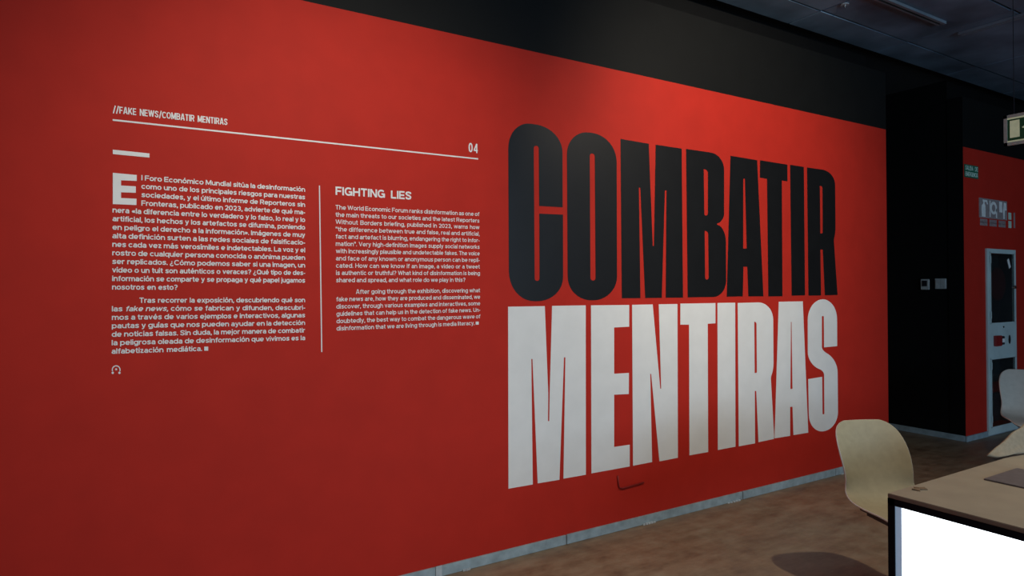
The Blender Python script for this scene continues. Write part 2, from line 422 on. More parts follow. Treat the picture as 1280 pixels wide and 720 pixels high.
G('n', .68, *_n); G('ñ', .68, *_n, [(.2, .92), (.5, .92)]); G('h', .68, [(.09, 0), (.09, 1)], _n[1])
G('m', 1.04, [(.09, 0), (.09, .76)], _arc(.31, .42, .21, .25, 170, 0)+[(.52, 0)], _arc(.74, .42, .21, .25, 170, 0)+[(.95, 0)])
_dot = [(0, 0)]
G('i', .19, [(.095, 0), (.095, .76)], [(.095, .84), (.095, 1.02)]); G('í', .19, [(.095, 0), (.095, .76)], _acc(.08))
G('j', .22, [(.125, .76), (.125, -.05), (.06, -.15), (-.03, -.15)], [(.125, .84), (.125, 1.02)])
G('k', .64, [(.09, 0), (.09, 1)], [(.13, .27), (.53, .72)], [(.28, .44), (.57, 0.02)])
G('l', .19, [(.095, 0), (.095, 1)])
G('r', .43, [(.09, 0), (.09, .76)], _arc(.35, .42, .26, .25, 170, 78, 5)+[(.43, .67)])
_s = [(.56, .56), (.47, .65), (.31, .68), (.15, .63), (.12, .52), (.21, .43), (.43, .35), (.52, .24), (.47, .13), (.31, .08), (.15, .11), (.06, .21)]
G('s', .62, _s)
G('t', .43, [(.20, .95), (.20, .24), (.26, .11), (.43, .09)], [(.02, .67), (.42, .67)])
_u = (_arc(.33, .36, .24, .27, 180, 350)[:] , [(.59, 0), (.59, .76)])
_u = ([(.09, .76)]+_u[0], _u[1])
G('u', .68, *_u); G('ú', .68, *_u, _acc(.34))
G('v', .66, [(.08, .76), (.33, .04), (.58, .76)]); G('w', 1.02, [(.08, .76), (.29, .04), (.51, .74), (.73, .04), (.94, .76)])
G('x', .64, [(.07, 0), (.57, .76)], [(.57, 0), (.07, .76)]); G('y', .66, [(.08, .76), (.34, .06)], [(.58, .76), (.30, -.06), (.22, -.15), (.07, -.15)])
G('z', .60, [(.04, .67), (.48, .67), (.10, .09), (.57, .09)])
G('A', .86, [(.08, 0), (.37, .95), (.49, .95), (.78, 0)], [(.2, .27), (.66, .27)])
_b = [(.09, .91), (.46, .91)]+_arc(.48, .715, .19, .195, 90, -90, 6)+[(.09, .52)]
G('B', .80, [(.09, 0), (.09, 1)], _b, [(.46, .50)]+_arc(.50, .295, .205, .205, 90, -90, 6)+[(.09, .09)])
G('C', .84, _arc(.45, .5, .36, .41, 38, 322, 14)); G('D', .84, [(.09, 0), (.09, 1)], [(.09, .91), (.38, .91)]+_arc(.40, .5, .35, .41, 90, -90, 9)+[(.09, .09)])
G('E', .70, [(.09, 0), (.09, 1)], [(.09, .91), (.68, .91)], [(.09, .5), (.64, .5)], [(.09, .09), (.70, .09)])
G('F', .68, [(.09, 0), (.09, 1)], [(.09, .91), (.68, .91)], [(.09, .48), (.62, .48)])
G('G', .88, _arc(.45, .5, .36, .41, 40, 350, 14), [(.46, .46), (.86, .46)], [(.79, .5), (.79, .02)])
G('H', .82, [(.09, 0), (.09, 1)], [(.73, 0), (.73, 1)], [(.09, .5), (.73, .5)]); G('I', .19, [(.095, 0), (.095, 1)])
G('K', .82, [(.09, 0), (.09, 1)], [(.12, .33), (.70, .97)], [(.34, .55), (.74, .03)]); G('L', .66, [(.09, 0), (.09, 1)], [(.09, .09), (.66, .09)])
G('M', .98, [(.09, 0), (.09, 1)], [(.89, 0), (.89, 1)], [(.13, .95), (.49, .10), (.85, .95)]); G('N', .82, [(.09, 0), (.09, 1)], [(.73, 0), (.73, 1)], [(.12, .95), (.70, .05)])
G('O', .90, _oval(.45, .5, .36, .41)); G('Q', .90, _oval(.45, .5, .36, .41), [(.5, .28), (.82, .02)])
G('R', .82, [(.09, 0), (.09, 1)], [(.09, .91), (.48, .91)]+_arc(.50, .69, .21, .22, 90, -90, 6)+[(.09, .47)], [(.44, .47), (.72, .02)])
G('S', .78, [(.69, .72), (.62, .86), (.39, .92), (.17, .86), (.11, .72), (.19, .60), (.55, .45), (.67, .32), (.62, .15), (.39, .08), (.16, .14), (.09, .30)])
G('T', .76, [(.38, 0), (.38, 1)], [(.02, .91), (.74, .91)]); G('U', .82, [(.09, 1), (.09, .4)]+_arc(.41, .40, .32, .31, 180, 360, 9)+[(.73, 1)])
G('V', .84, [(.08, 1), (.42, .05), (.76, 1)]); G('W', 1.24, [(.08, 1), (.34, .05), (.62, .97), (.90, .05), (1.16, 1)])
G('0', .72, _oval(.36, .5, .27, .41)); G('2', .70, _arc(.35, .66, .24, .25, 165, -20, 8)+[(.45, .42), (.12, .09), (.67, .09)])
G('3', .72, _arc(.34, .70, .23, .21, 160, -85, 8)+[(.28, .5)], [(.28, .51)]+_arc(.35, .30, .25, .21, 85, -160, 8)); G('4', .76, [(.56, 0), (.56, .97), (.08, .30), (.08, .26), (.74, .26)])
G('.', .19, [(.095, 0), (.095, .19)]); G(',', .20, [(.12, .19), (.12, 0), (.05, -.14)]); G('-', .40, [(.04, .36), (.36, .36)])
G('"', .42, [(.10, .62), (.10, 1)], [(.32, .62), (.32, 1)]); G('/', .50, [(.05, -.08), (.45, 1.06)])
_q = _arc(.33, .70, .23, .21, 165, -60, 8)+[(.32, .42), (.32, .28)]
G('?', .66, _q, [(.32, 0), (.32, .18)]); G('¿', .66, [(.66-x, .76-y) for x, y in _q], [(.34, .76), (.34, .58)])
_g1 = [(.26, .60), (.08, .38), (.26, .16)]; _g2 = [(.50, .60), (.32, .38), (.50, .16)]
G('«', .56, _g1, _g2); G('»', .56, [(.56-x, y) for x, y in _g1], [(.56-x, y) for x, y in _g2])
_lay = 0
def _stroke(pts, t, V, Fc):
    if pts[-1] != 'Z':
        for i in range(1, len(pts)-1):
            a, b, c = Vector(pts[i-1]), Vector(pts[i]), Vector(pts[i+1])
            if (b-a).normalized().dot((c-b).normalized()) < -.3:      # a sharp turn: two plain strokes
                _stroke(pts[:i+1], t, V, Fc); _stroke(pts[i:], t, V, Fc); return
    closed = pts[-1] == 'Z'; p = [Vector(q) for q in (pts[:-1] if closed else pts)]; n = len(p)
    Lf = []
    for i in range(n):
        a = p[i-1] if (i or closed) else None; b = p[(i+1) % n] if (i < n-1 or closed) else None
        d1 = (p[i]-a).normalized() if a is not None else None; d2 = (b-p[i]).normalized() if b is not None else None
        if d1 is None: d1 = d2
        if d2 is None: d2 = d1
        m = d1+d2
        if m.length < .2: m = d1
        m.normalize(); nv = Vector((-m.y, m.x)); c = max(.5, nv.dot(Vector((-d1.y, d1.x)))); Lf.append(nv*(t/2/c))
    b0 = len(V)
    global _lay; _lay = (_lay+1) % 7; h = _lay*6e-5       # strokes overlap: each lies a hair above the last
    for q, o in zip(p, Lf): V.append((*(q+o), h)); V.append((*(q-o), h))
    for i in range(n if closed else n-1):
        j = (i+1) % n; Fc.append((b0+2*i+1, b0+2*j+1, b0+2*j, b0+2*i))
def word_mesh(txt, t, k, sp=.10):
    """stroke-drawn word; t stroke weight, k widening; returns verts, faces, xmin, xmax"""
    V, Fc = [], []; x = 0
    for ch in txt:
        w, st = GL[ch]
        for s in st:
            z = [((q[0]-.09)*k+.09*min(k, 1)+x, q[1]) if q != 'Z' else 'Z' for q in s]
            _stroke(z, t, V, Fc)
        x += (w-.18)*k+.18*min(k, 1)+sp
    xs = [v[0] for v in V]
    return V, Fc, min(xs), max(xs)
def text_line(name, words, L, Rr, cap, mt, parent, k=1.0, bold=.18, justify=True, italic=(), sp=.075, gmin=.36):
    """words set along the wall from point L to point Rr (3D); cap = cap height in metres"""
    L, Rr = Vector(L), Vector(Rr); d = Rr-L; Wd = d.length; d.normalize()
    upv = Vector((0, 0, 1)); nrm = d.cross(upv).normalized(); sc = cap
    if len(words) == 1:
        for _ in range(4):
            q = word_mesh(words[0], bold, k, sp); k *= Wd/((q[3]-q[2])*sc)
    for _ in range(12):
        ms = [word_mesh(w, bold, k, sp) for w in words]; ws = [(q[3]-q[2])*sc for q in ms]; n = len(words)
        gap = (Wd-sum(ws))/(n-1) if n > 1 else 0
        if n == 1 or gap >= gmin*sc: break
        k *= .98; sp *= .96
    V, Fc = [], []; x = 0
    for w, (vv, ff, xa, xb), ww in zip(words, ms, ws):
        b = len(V); sh = .2 if w in italic else 0
        for (vx, vy, vh) in vv: V.append(tuple(L+d*(x+(vx-xa)*sc+vy*sc*sh)+upv*(vy*sc)+nrm*(TH+vh)))
        Fc += [tuple(b+i for i in f) for f in ff]; x += ww+gap
    me = bpy.data.meshes.new(name); me.from_pydata(V, [], Fc); me.materials.append(mt)
    o = bpy.data.objects.new(name, me); C.objects.link(o)
    if parent is not None: o.parent = parent; o.matrix_parent_inverse = parent.matrix_basis.inverted()
    return o
def wallbar(name, quad, mt, parent):
    bm = bmesh.new(); sheet(bm, [W(q) for q in quad]); return obj(name, bm, mt, parent)
VN = M['vinyl']
def px_cap(x, y, hpx): return (onY(x, y-hpx)-onY(x, y)).length
# header: section title, rule and number
hd = thing('section_header', 'thin white rule with a small slanted-bar title above its left end', 'lettering', onY(141, 150))
hd['label'] = 'long thin white rule with small title above its left end and 04 at its right'
text_line('title_text', ['//FAKE', 'NEWS/COMBATIR', 'MENTIRAS'], onY(140.9, 141.0), onY(284.3, 156.6), px_cap(141, 141, 8.7), VN, hd, k=.64, bold=.15, sp=.10, gmin=.34)
text_line('number_text', ['04'], onY(585.6, 190.2), onY(597.0, 191.6), px_cap(590, 190.6, 12.0), VN, hd, k=.62, bold=.14, sp=.15)
wallbar('rule_line', [(140.8, 148.9), (597.6, 197.9), (597.6, 199.5), (140.8, 151.0)], VN, hd)
db = wallbar('accent_bar', [(141, 187.1), (186.8, 191.9), (186.8, 197.0), (141, 192.6)], VN, None)
tag(db, 'short thick white bar above the large letter E of the left text column', 'lettering')
# Spanish column
ES = ["I Foro Económico Mundial sitúa la desinformación", "como uno de los principales riesgos para nuestras",
 "sociedades, y el último informe de Reporteros sin", "Fronteras, publicado en 2023, advierte de qué ma-",
 "nera «la diferencia entre lo verdadero y lo falso, lo real y lo", "artificial, los hechos y los artefactos se difumina, poniendo",
 "en peligro el derecho a la información». Imágenes de muy", "alta definición surten a las redes sociales de falsificacio-",
 "nes cada vez más verosímiles e indetectables. La voz y el", "rostro de cualquier persona conocida o anónima pueden",
 "ser replicados. ¿Cómo podemos saber si una imagen, un", "vídeo o un tuit son auténticos o veraces? ¿Qué tipo de des-",
 "información se comparte y se propaga y qué papel jugamos", "nosotros en esto?",
 "Tras recorrer la exposición, descubriendo qué son", "las fake news, cómo se fabrican y difunden, descubri-",
 "mos a través de varios ejemplos e interactivos, algunas", "pautas y guías que nos pueden ayudar en la detección",
 "de noticias falsas. Sin duda, la mejor manera de combatir", "la peligrosa oleada de desinformación que vivimos es la",
 "alfabetización mediática. ■"]
tc = thing('text_column', 'left column of small white Spanish text with a large initial E', 'lettering', onY(140, 330))
bm = bmesh.new(); sheet(bm, [W(q) for q in ((141, 216), (170.9, 218.8), (170.9, 226.2), (151.3, 225.4), (151.3, 231.9), (169.8, 233.0), (169.8, 241.0), (151.3, 240.4), (151.3, 247.6), (170.6, 248.4), (170.6, 256.4), (141, 255.1))])
obj('initial_letter', bm, VN, tc)
cap1 = px_cap(180, 225, 6.5)
def marker(xa, xb, y, hpx, parent):
    wallbar('end_mark', [(xa, y-hpx), (xb, y-hpx), (xb, y), (xa, y)], VN, parent)
for i, s in enumerate(ES, 1):
    if i <= 14: yl, yr = 265.7+10.7*(i-5), 239.8+9.46*(i-1)
    else: yl, yr = 378.7+10.6*(i-15), 377.8+9.46*(i-15)
    xl, xr = lerp(140.9, 139.5, (yl-225)/215), 381.3
    def at(x): return onY(x, lerp(yl, yr, (x-xl)/(xr-xl)))
    xs = 176.7 if i <= 4 else (174.2 if i == 15 else xl)
    xe = xr
    wd = s.replace(' ■', '').split(' ')
    if i == 14: xe = 222
    if i == 21: xe = 252.5
    text_line('text_line', wd, at(xs), at(xe), cap1, VN, tc, k=1.12, bold=.185, italic=('fake', 'news,') if i == 16 else ())
    if i == 21: marker(255.2, 260.2, lerp(yl, yr, .48)-.3, 5.0, tc)
# English column
EN = ["The World Economic Forum ranks disinformation as one of", "the main threats to our societies and the latest Reporters",
 "Without Borders briefing, published in 2023, warns how", "\"the difference between true and false, real and artificial,",
 "fact and artefact is blurring, endangering the right to infor-", "mation\". Very high-definition images supply social networks",
 "with increasingly plausible and undetectable fakes. The voice", "and face of any known or anonymous person can be repli-",
 "cated. How can we know if an image, a video or a tweet", "is authentic or truthful? What kind of disinformation is being",
 "shared and spread, and what role do we play in this?",
 "After going through the exhibition, discovering what", "fake news are, how they are produced and disseminated, we",
 "discover, through various examples and interactives, some", "guidelines that can help us in the detection of fake news. Un-",
 "doubtedly, the best way to combat the dangerous wave of", "disinformation that we are living through is media literacy. ■"]
te = thing('text_column', 'right column of small white English text headed FIGHTING LIES', 'lettering', onY(420, 330))
text_line('heading_text', ['FIGHTING', 'LIES'], onY(419.3, 243.6), onY(514.2, 249.6), px_cap(430, 244.2, 10.3), VN, te, k=1.08, bold=.205, sp=.10)
cap2 = px_cap(420, 262, 5.7)
for i, s in enumerate(EN, 1):
    if i <= 11: yl, yr = 261.8+9.11*(i-1), 270.2+8.2*(i-1)
    else: yl, yr = 367.7+9.12*(i-12), 365.4+8.12*(i-12)
    xl, xr = lerp(419.2, 420.6, (yl-262)/150), lerp(599.0, 600.3, (yl-262)/150)
    def at(x): return onY(x, lerp(yl, yr, (x-xl)/(xr-xl)))
    xs = 444.8 if i == 12 else xl
    xe = 581.5 if i == 11 else (593 if i == 17 else xr)
    wd = s.replace(' ■', '').split(' ')
    text_line('text_line', wd, at(xs), at(xe), cap2, VN, te, k=1.06, bold=.15)
    if i == 17: marker(594.5, 598.3, yr-.2, 3.8, te)
dv = wallbar('divider_line', [(398.6, 232), (399.9, 232), (402.8, 440), (401.4, 440)], VN, None)
tag(dv, 'thin upright white line between the two columns of small text', 'lettering')
# little emblem under the Spanish column: an arch on two dots around a star
em = thing('wall_emblem', 'tiny white horseshoe arch emblem below the left text column', 'emblem', onY(145, 463))
def disc(cx, cy, r, n=16, r2=None): return [W((cx+(r)*math.cos(2*math.pi*i/n), cy+(r2 or r)*math.sin(2*math.pi*i/n))) for i in range(n)]
arc = [(145.2+5.5*math.cos(R(a)), 462.2-5.6*math.sin(R(a))) for a in range(-25, 206, 11)]
inn = [(145.2+4.2*math.cos(R(a)), 462.2-4.3*math.sin(R(a))) for a in range(205, -26, -11)]
bm = bmesh.new(); sheet(bm, [W(q) for q in arc+inn]); obj('emblem_arch', bm, VN, em)
for cx in (140.9, 149.3):
    bm = bmesh.new(); sheet(bm, disc(cx, 466, 1.5)); obj('emblem_dot', bm, VN, em)
bm = bmesh.new()
star = [(145.2+(1.9 if i % 2 == 0 else .8)*math.cos(R(i*30)), 461.6+(1.9 if i % 2 == 0 else .8)*math.sin(R(i*30))) for i in range(12)]
sheet(bm, [W(q) for q in star]); obj('emblem_star', bm, VN, em)

# L-shaped wall groove under the headline, its shade put into a dark red tube
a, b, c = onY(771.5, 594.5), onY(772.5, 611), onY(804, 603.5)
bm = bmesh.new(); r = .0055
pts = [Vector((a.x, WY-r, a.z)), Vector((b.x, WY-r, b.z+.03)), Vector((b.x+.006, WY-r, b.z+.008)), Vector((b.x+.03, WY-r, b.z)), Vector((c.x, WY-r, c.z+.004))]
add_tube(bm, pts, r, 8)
tag(obj('groove_line', bm, M['groove_red'], None, True), 'thin dark red L-shaped line for a shaded groove below the white letter E', 'groove')

# ------------------------------------------------------------------ far wall: signs and fire cabinet
def on_far(x, y): return onY(x, y, WY)
def plate(bm, x0, x1, z0, z1, y0, y1, bev=0): add_box(bm, (x0, y0, z0), (x1, y1, z1), bev)
s0, s1 = on_far(1206.2, 214), on_far(1222, 216)
X1_, X2_ = XC+.015, s1.x
zt, zb = on_far(1213, 206.5).z, on_far(1213, 222.5).z
t = thing('evacuation_sign', 'small green sign with two rows of pale letters at the far red wall corner', 'sign', (X1_, WY, zb))
box_obj('sign_board', (X1_, WY-.006, zb), (X2_, WY, zt), M['sign_green'], t)
hs = (zt-zb)
text_line('sign_text', ['SALIDA'], (X1_+.012, WY-.006, zb+hs*.57), (lerp(X1_, X2_, .62), WY-.006, zb+hs*.57), hs*.34, M['sign_mint'], t, k=.7)
text_line('sign_text', ['DE'], (lerp(X1_, X2_, .74), WY-.006, zb+hs*.57), (X2_-.012, WY-.006, zb+hs*.57), hs*.34, M['sign_mint'], t, k=.7)
text_line('sign_text', ['EMERGENCIA'], (X1_+.012, WY-.006, zb+hs*.1), (X2_-.012, WY-.006, zb+hs*.1), hs*.34, M['sign_mint'], t, k=.7)
# extinguisher and hose sign board
fx0, fx1 = on_far(1223.5, 260).x, on_far(1258, 262).x
fz1, fz0 = on_far(1230, 248).z, on_far(1230, 284.5).z
t = thing('fire_sign', 'glossy sign with three white pictograms and captions above the fire cabinet', 'sign', (fx0, WY, fz0))
fm = fz0+(fz1-fz0)*.33
box_obj('sign_board', (fx0, WY-.006, fm), (fx1, WY, fz1), M['sign_plate'], t)
wf = (fx1-fx0)/3; hf = fz1-fm; ys = WY-.006
def pic(pts, name='pictogram', holes=()):
    bm = bmesh.new(); sheet(bm, pts, holes, TH, ys); obj(name, bm, M['sign_white'], t)
def rel(i, pts): return [(fx0+wf*(i+u), fm+hf*v) for u, v in pts]
pic(rel(0, [(.22, .06), (.62, .06), (.62, .62), (.52, .74), (.52, .82), (.74, .82), (.80, .70), (.88, .72), (.80, .92), (.34, .93), (.34, .82), (.40, .82), (.40, .74), (.22, .62)]))
ring = [(.5+.36*math.cos(R(a)), .56+.34*math.sin(R(a))) for a in range(0, 360, 24)]
rin = [(.5+.2*math.cos(R(a)), .56+.19*math.sin(R(a))) for a in range(0, 360, 24)]
pic(rel(1, ring), holes=[rel(1, rin)]); pic(rel(1, [(.74, .06), (.86, .06), (.86, .56), (.76, .5)]))
pic(rel(1, [(.06, .08), (.16, .08), (.16, .92), (.06, .92)]))
pic(rel(2, [(.12, .38), (.46, .38), (.46, .94), (.12, .94)])); pic(rel(2, [(.56, .06), (.72, .06), (.74, .5), (.92, .52), (.9, .9), (.62, .92), (.54, .5)]))
for i in range(3):
    for v in (-.14, -.30):
        bm = bmesh.new(); z = fm+hf*v
        for k in range(5):
            w = wf*.8/5
            plate(bm, fx0+wf*(i+.1)+k*w, fx0+wf*(i+.1)+k*w+w*.78, z-.018, z+.018, WY-.0025, WY)
        obj('caption', bm, M['sign_plate'], t)
for px, w in ((1262, 3.4), (1267.6, 1.6)):
    x0, x1 = on_far(px-w/2, 275).x, on_far(px+w/2, 275).x; z1, z0 = on_far(px, 266).z, on_far(px, 285).z
    if w > 3:
        t2 = thing('wall_notice', 'narrow pale upright notice right of the pictogram sign on the far red wall', 'notice', (x0, WY, z0))
        box_obj('notice_top', (x0, WY-.004, z0+(z1-z0)*.55), (x1, WY, z1), M['sign_mint'], t2)
        box_obj('notice_bottom', (x0, WY-.004, z0), (x1, WY, z0+(z1-z0)*.45), M['sign_mint'], t2)
    else:
        tag(box_obj('wall_notice', (x0, WY-.004, z0), (x1, WY, z1), M['sign_plate']), 'slim dark upright strip, rightmost of the small notices on the far red wall', 'notice')
# fire hose cabinet
cz0, cz1 = .012, 1.88
t = thing('fire_cabinet', 'tall pale metal fire cabinet with two dark glass doors on the far red wall', 'cabinet', (cx0, WY, 0))
dy = .016; yf = WY-dy
def cz(py): return on_far(1250, py).z
bm = bmesh.new()
for a, b in (((cx0, cz0), (u0, cz1)), ((u1, cz0), (cx1, cz1)), ((u0, cz0), (u1, zl0)), ((u0, zl1), (u1, zu0)), ((u0, zu1), (u1, cz1))):
    plate(bm, a[0], b[0], a[1], b[1], yf, WY-.001)
obj('cabinet_frame', bm, M['cab_white'], t)
for sx0, sx1 in ((u0+.0005, u0+.004), (u1-.004, u1-.0005)): box_obj('cabinet_side', (sx0, WY+.0005, zl0+.001), (sx1, WY+.117, zu1-.001), M['cab_dark'], t)
box_obj('cabinet_back', (u0+.001, WY+.118, zl0+.001), (u1-.001, WY+.124, zu1-.001), M['cab_dark'], t)
for za, zb_, nm in ((zu0, zu1, 'upper'), (zl0, zl1, 'lower')):
    g = .012
    bm = bmesh.new(); w = .018
    for a in (((u0-g, za-g), (u1+g, za+w-g)), ((u0-g, zb_-w+g), (u1+g, zb_+g)), ((u0-g, za), (u0+w-g, zb_)), ((u1-w+g, za), (u1+g, zb_))):
        plate(bm, a[0][0], a[1][0], a[0][1], a[1][1], yf-.008, yf-.0005)
    d = obj('door', bm, M['cab_white'], t)
    box_obj('door_glass', (u0+w-g, yf-.006, za+w-g), (u1-w+g, yf-.003, zb_-w+g), M['glass'], d)
    for hz in (za+.12*(zb_-za), za+.9*(zb_-za)): box_obj('hinge', (u0-g-.004, yf-.014, hz-.035), (u0-g+.012, yf-.008, hz+.035), M['cab_white'], d)
    if nm == 'upper':
        q = on_far(1264, 359); bm = bmesh.new(); add_cyl(bm, (u1-.01, yf-.024, q.z), (u1-.01, yf-.008, q.z), .016, .02, 14); obj('door_knob', bm, M['chrome'], d)
        q = on_far(1258.5, 329.5)
        bm = bmesh.new(); v = add_box(bm, (-.02, -.0008, -.05), (.02, .0008, .05))
        bmesh.ops.rotate(bm, verts=bm.verts, cent=(0, 0, 0), matrix=Matrix.Rotation(R(-28), 3, 'Y')); bmesh.ops.translate(bm, verts=bm.verts, vec=(q.x-.01, yf-.0075, q.z))
        obj('door_sticker', bm, M['sign_white'], d)
# hose reel behind the upper glass, extinguisher behind the lower one: things of their own
mx = (u0+u1)/2
t3 = thing('hose_reel', 'dark red hose reel behind the upper glass door of the fire cabinet', 'hose reel', (mx, WY+.07, (zu0+zu1)/2))
zc = cz(355)
bm = bmesh.new(); add_cyl(bm, (mx, WY+.03, zc), (mx, WY+.117, zc), .085, .085, 28); obj('reel_drum', bm, M['cab_dark'], t3)
bm = bmesh.new(); add_cyl(bm, (mx, WY+.02, zc), (mx, WY+.0295, zc), .17, .17, 32); obj('reel_disc', bm, mat('dark_red_enamel', (.09, .012, .012), .5), t3)
t3 = thing('fire_extinguisher', 'red extinguisher showing behind the lower glass door of the fire cabinet', 'extinguisher', (mx, WY+.07, cz(494)))
zl = cz(485)
bm = bmesh.new(); add_cyl(bm, (u0+.11, WY+.06, zl), (u1-.04, WY+.06, zl), .055, .055, 24); add_cyl(bm, (u0+.06, WY+.06, zl), (u0+.11, WY+.06, zl), .016, .055, 24)
obj('extinguisher_body', bm, M['red_gloss'], t3)
bm = bmesh.new(); add_cyl(bm, (u0+.025, WY+.06, zl-.02), (u0+.06, WY+.06, zl), .014, .014, 12); obj('extinguisher_valve', bm, M['sign_white'], t3)
box_obj('wall_cradle', (u0+.12, WY+.09, zl-.058), (u1-.06, WY+.117, zl-.03), M['dark_metal'], t3)
# red call point and lock on the middle panel
q0, q1 = on_far(1239.5, 419.5), on_far(1251, 431.5)
t3 = thing('call_point', 'small red alarm box with a pale button on the middle of the fire cabinet', 'alarm', (q0.x, yf, q1.z))
xm = q0.x+(q1.x-q0.x)*.62
box_obj('alarm_box', (q0.x, yf-.03, q1.z), (xm, yf-.0005, q0.z), M['red_gloss'], t3, .004)
box_obj('alarm_cover', (xm+.001, yf-.022, q1.z+.01), (q1.x, yf-.0005, q0.z-.01), M['plastic_dark'], t3, .004)
box_obj('alarm_button', (xm+.012, yf-.026, (q0.z+q1.z)/2-.02), (q1.x-.012, yf-.022, (q0.z+q1.z)/2+.02), M['sign_white'], t3)
q = on_far(1259.3, 424)
bm = bmesh.new(); sheet(bm, [(q.x+.02*math.cos(R(a)), q.z+.045*math.sin(R(a))) for a in range(0, 360, 30)], (), .006, yf); obj('lock', bm, M['dark_metal'], t)
q = on_far(1252, 408.5); bm = bmesh.new(); add_cyl(bm, (q.x, yf-.006, q.z), (q.x, yf, q.z), .009, .009, 10); obj('screw', bm, M['dark_metal'], t)

# switches on the black side wall (faces -x)
def xbox(bm, pa, pb, x0, x1, bev=.003): add_box(bm, (x0, pa.y, pb.z), (x1, pb.y, pa.z), bev)
pa, pb = onX(1151.8, 349, XC), onX(1162.2, 362, XC)
t = thing('wall_thermostat', 'small pale wall control with dark square face, left one on the black wall', 'wall control', (XC, pa.y, pb.z))
bm = bmesh.new(); xbox(bm, pa, pb, XC-.018, XC); obj('control_body', bm, M['plastic_white'], t)
dyy = abs(pa.y-pb.y); dz = pa.z-pb.z
bm = bmesh.new(); add_box(bm, (XC-.021, pa.y-.18*dyy, pb.z+.32*dz), (XC-.018, pb.y+.2*dyy, pa.z-.14*dz)); obj('control_screen', bm, M['plastic_dark'], t)
pa, pb = onX(1169, 348.3, XC), onX(1183.3, 361, XC)
t = thing('light_switch', 'pale blank switch plate, right one on the black wall', 'switch', (XC, pa.y, pb.z))
bm = bmesh.new(); xbox(bm, pa, pb, XC-.01, XC); obj('switch_plate', bm, M['plastic_white'], t)
ym = (pa.y+pb.y)/2; 
for ya, yb in ((pa.y-.008, ym+.001), (ym-.001, pb.y+.008)):
    bm = bmesh.new(); add_box(bm, (XC-.014, ya, pb.z+.012), (XC-.01, yb, pa.z-.012), .001); obj('rocker', bm, M['plastic_white'], t)

# hanging exit sign (faces -x)
XS = 5.3
a, b = onX(1254.6, 145.2, XS), onX(1254.6, 183, XS)
sz0, sz1 = b.z, a.z; sh_ = sz1-sz0; sy = a.y; sw = sh_*2.0
t = thing('exit_sign', 'green emergency exit sign in a pale frame hanging from the dark ceiling', 'sign', (XS, sy-sw/2, sz0))
box_obj('sign_board', (XS+.001, sy-sw+.004, sz0+.004), (XS+.011, sy-.004, sz1-.004), M['sign_dark_green'], t)
bm = bmesh.new(); fwid = sh_*.10
for y0, y1, z0, z1 in ((sy-sw, sy, sz0, sz0+fwid), (sy-sw, sy, sz1-fwid, sz1), (sy-fwid, sy, sz0, sz1), (sy-sw, sy-sw+fwid, sz0, sz1)):
    add_box(bm, (XS-.003, y0, z0), (XS+.012, y1, z1))
obj('sign_frame', bm, M['sign_frame'], t)
bm = bmesh.new()
lw = sh_*.05
for y0, y1, z0, z1 in ((sy-sw+fwid, sy-fwid, sz0+fwid, sz0+fwid+lw), (sy-sw+fwid, sy-fwid, sz1-fwid-lw, sz1-fwid), ):
    add_box(bm, (XS-.001, y0, z0), (XS+.001, y1, z1))
obj('sign_border', bm, M['sign_glow'], t)
def sx(pts, nm):      # pts (u from the left edge, v from the bottom) in sign heights
    bm = bmesh.new(); f = [bm.verts.new((XS-.0005, sy-u*sh_, sz0+v*sh_)) for u, v in pts]; k = [bm.verts.new((XS+.001, sy-u*sh_, sz0+v*sh_)) for u, v in pts]
    tr = tessellate_polygon([[Vector((u, v, 0)) for u, v in pts]])
    for q in tr: bm.faces.new([f[i] for i in q])
    for i in range(len(pts)): j = (i+1) % len(pts); bm.faces.new((f[i], f[j], k[j], k[i]))
    obj(nm, bm, M['sign_glow'], t)
sx([(.17, .24), (.44, .24), (.44, .80), (.17, .80)], 'door_symbol')
sx([(.50, .53), (.66, .63), (.66, .57), (1.04, .57), (1.04, .49), (.66, .49), (.66, .43)], 'arrow_symbol')
sx([(1.30, .20), (1.40, .20), (1.52, .40), (1.66, .26), (1.84, .24), (1.84, .32), (1.70, .34), (1.58, .50), (1.64, .60), (1.76, .52), (1.80, .58), (1.64, .70), (1.46, .68), (1.32, .56), (1.37, .50), (1.46, .57), (1.42, .44)], 'runner_symbol')
sx([(1.60+.07*math.cos(R(a)), .78+.07*math.sin(R(a))) for a in range(0, 360, 30)], 'runner_symbol')
for yy in (sy-.06, sy-sw+.06):
    bm = bmesh.new(); add_cyl(bm, (XS+.005, yy, sz1), (XS+.005, yy, H+.002), .0025, .0025, 8); obj('hanger_rod', bm, M['plastic_dark'], t)

# ------------------------------------------------------------------ table with a lit end
TX0, TX1, TY1, TY0, TZ = 2.424, 4.90, 1.338, .14, .75
t = thing('exhibition_table', 'pale beige table whose black framed end panel glows white, at the lower right', 'table', (TX0, TY1, 0))
box_obj('table_top', (TX0, TY0, TZ-.016), (TX1, TY1, TZ), M['desk'], t, .002)
fd = .10
bm = bmesh.new(); fwd = .024; zt_ = TZ-.0165
for y0, y1, z0, z1 in ((TY0, TY1, zt_-fwd, zt_), (TY0, TY1, .02, .02+fwd), (TY0, TY0+fwd, .02, zt_), (TY1-fwd, TY1, .02, zt_)):
    add_box(bm, (TX0+.001, y0, z0), (TX0+fd, y1, z1))
lf = obj('light_box_frame', bm, M['frame'], t)
e = .022
box_obj('acrylic_edge', (TX0+.006, TY1-fwd-e, .02+fwd), (TX0+.03, TY1-fwd, zt_-fwd), M['acrylic'], lf)
box_obj('acrylic_edge', (TX0+.006, TY0+fwd, .02+fwd), (TX0+.03, TY0+fwd+e, zt_-fwd), M['acrylic'], lf)
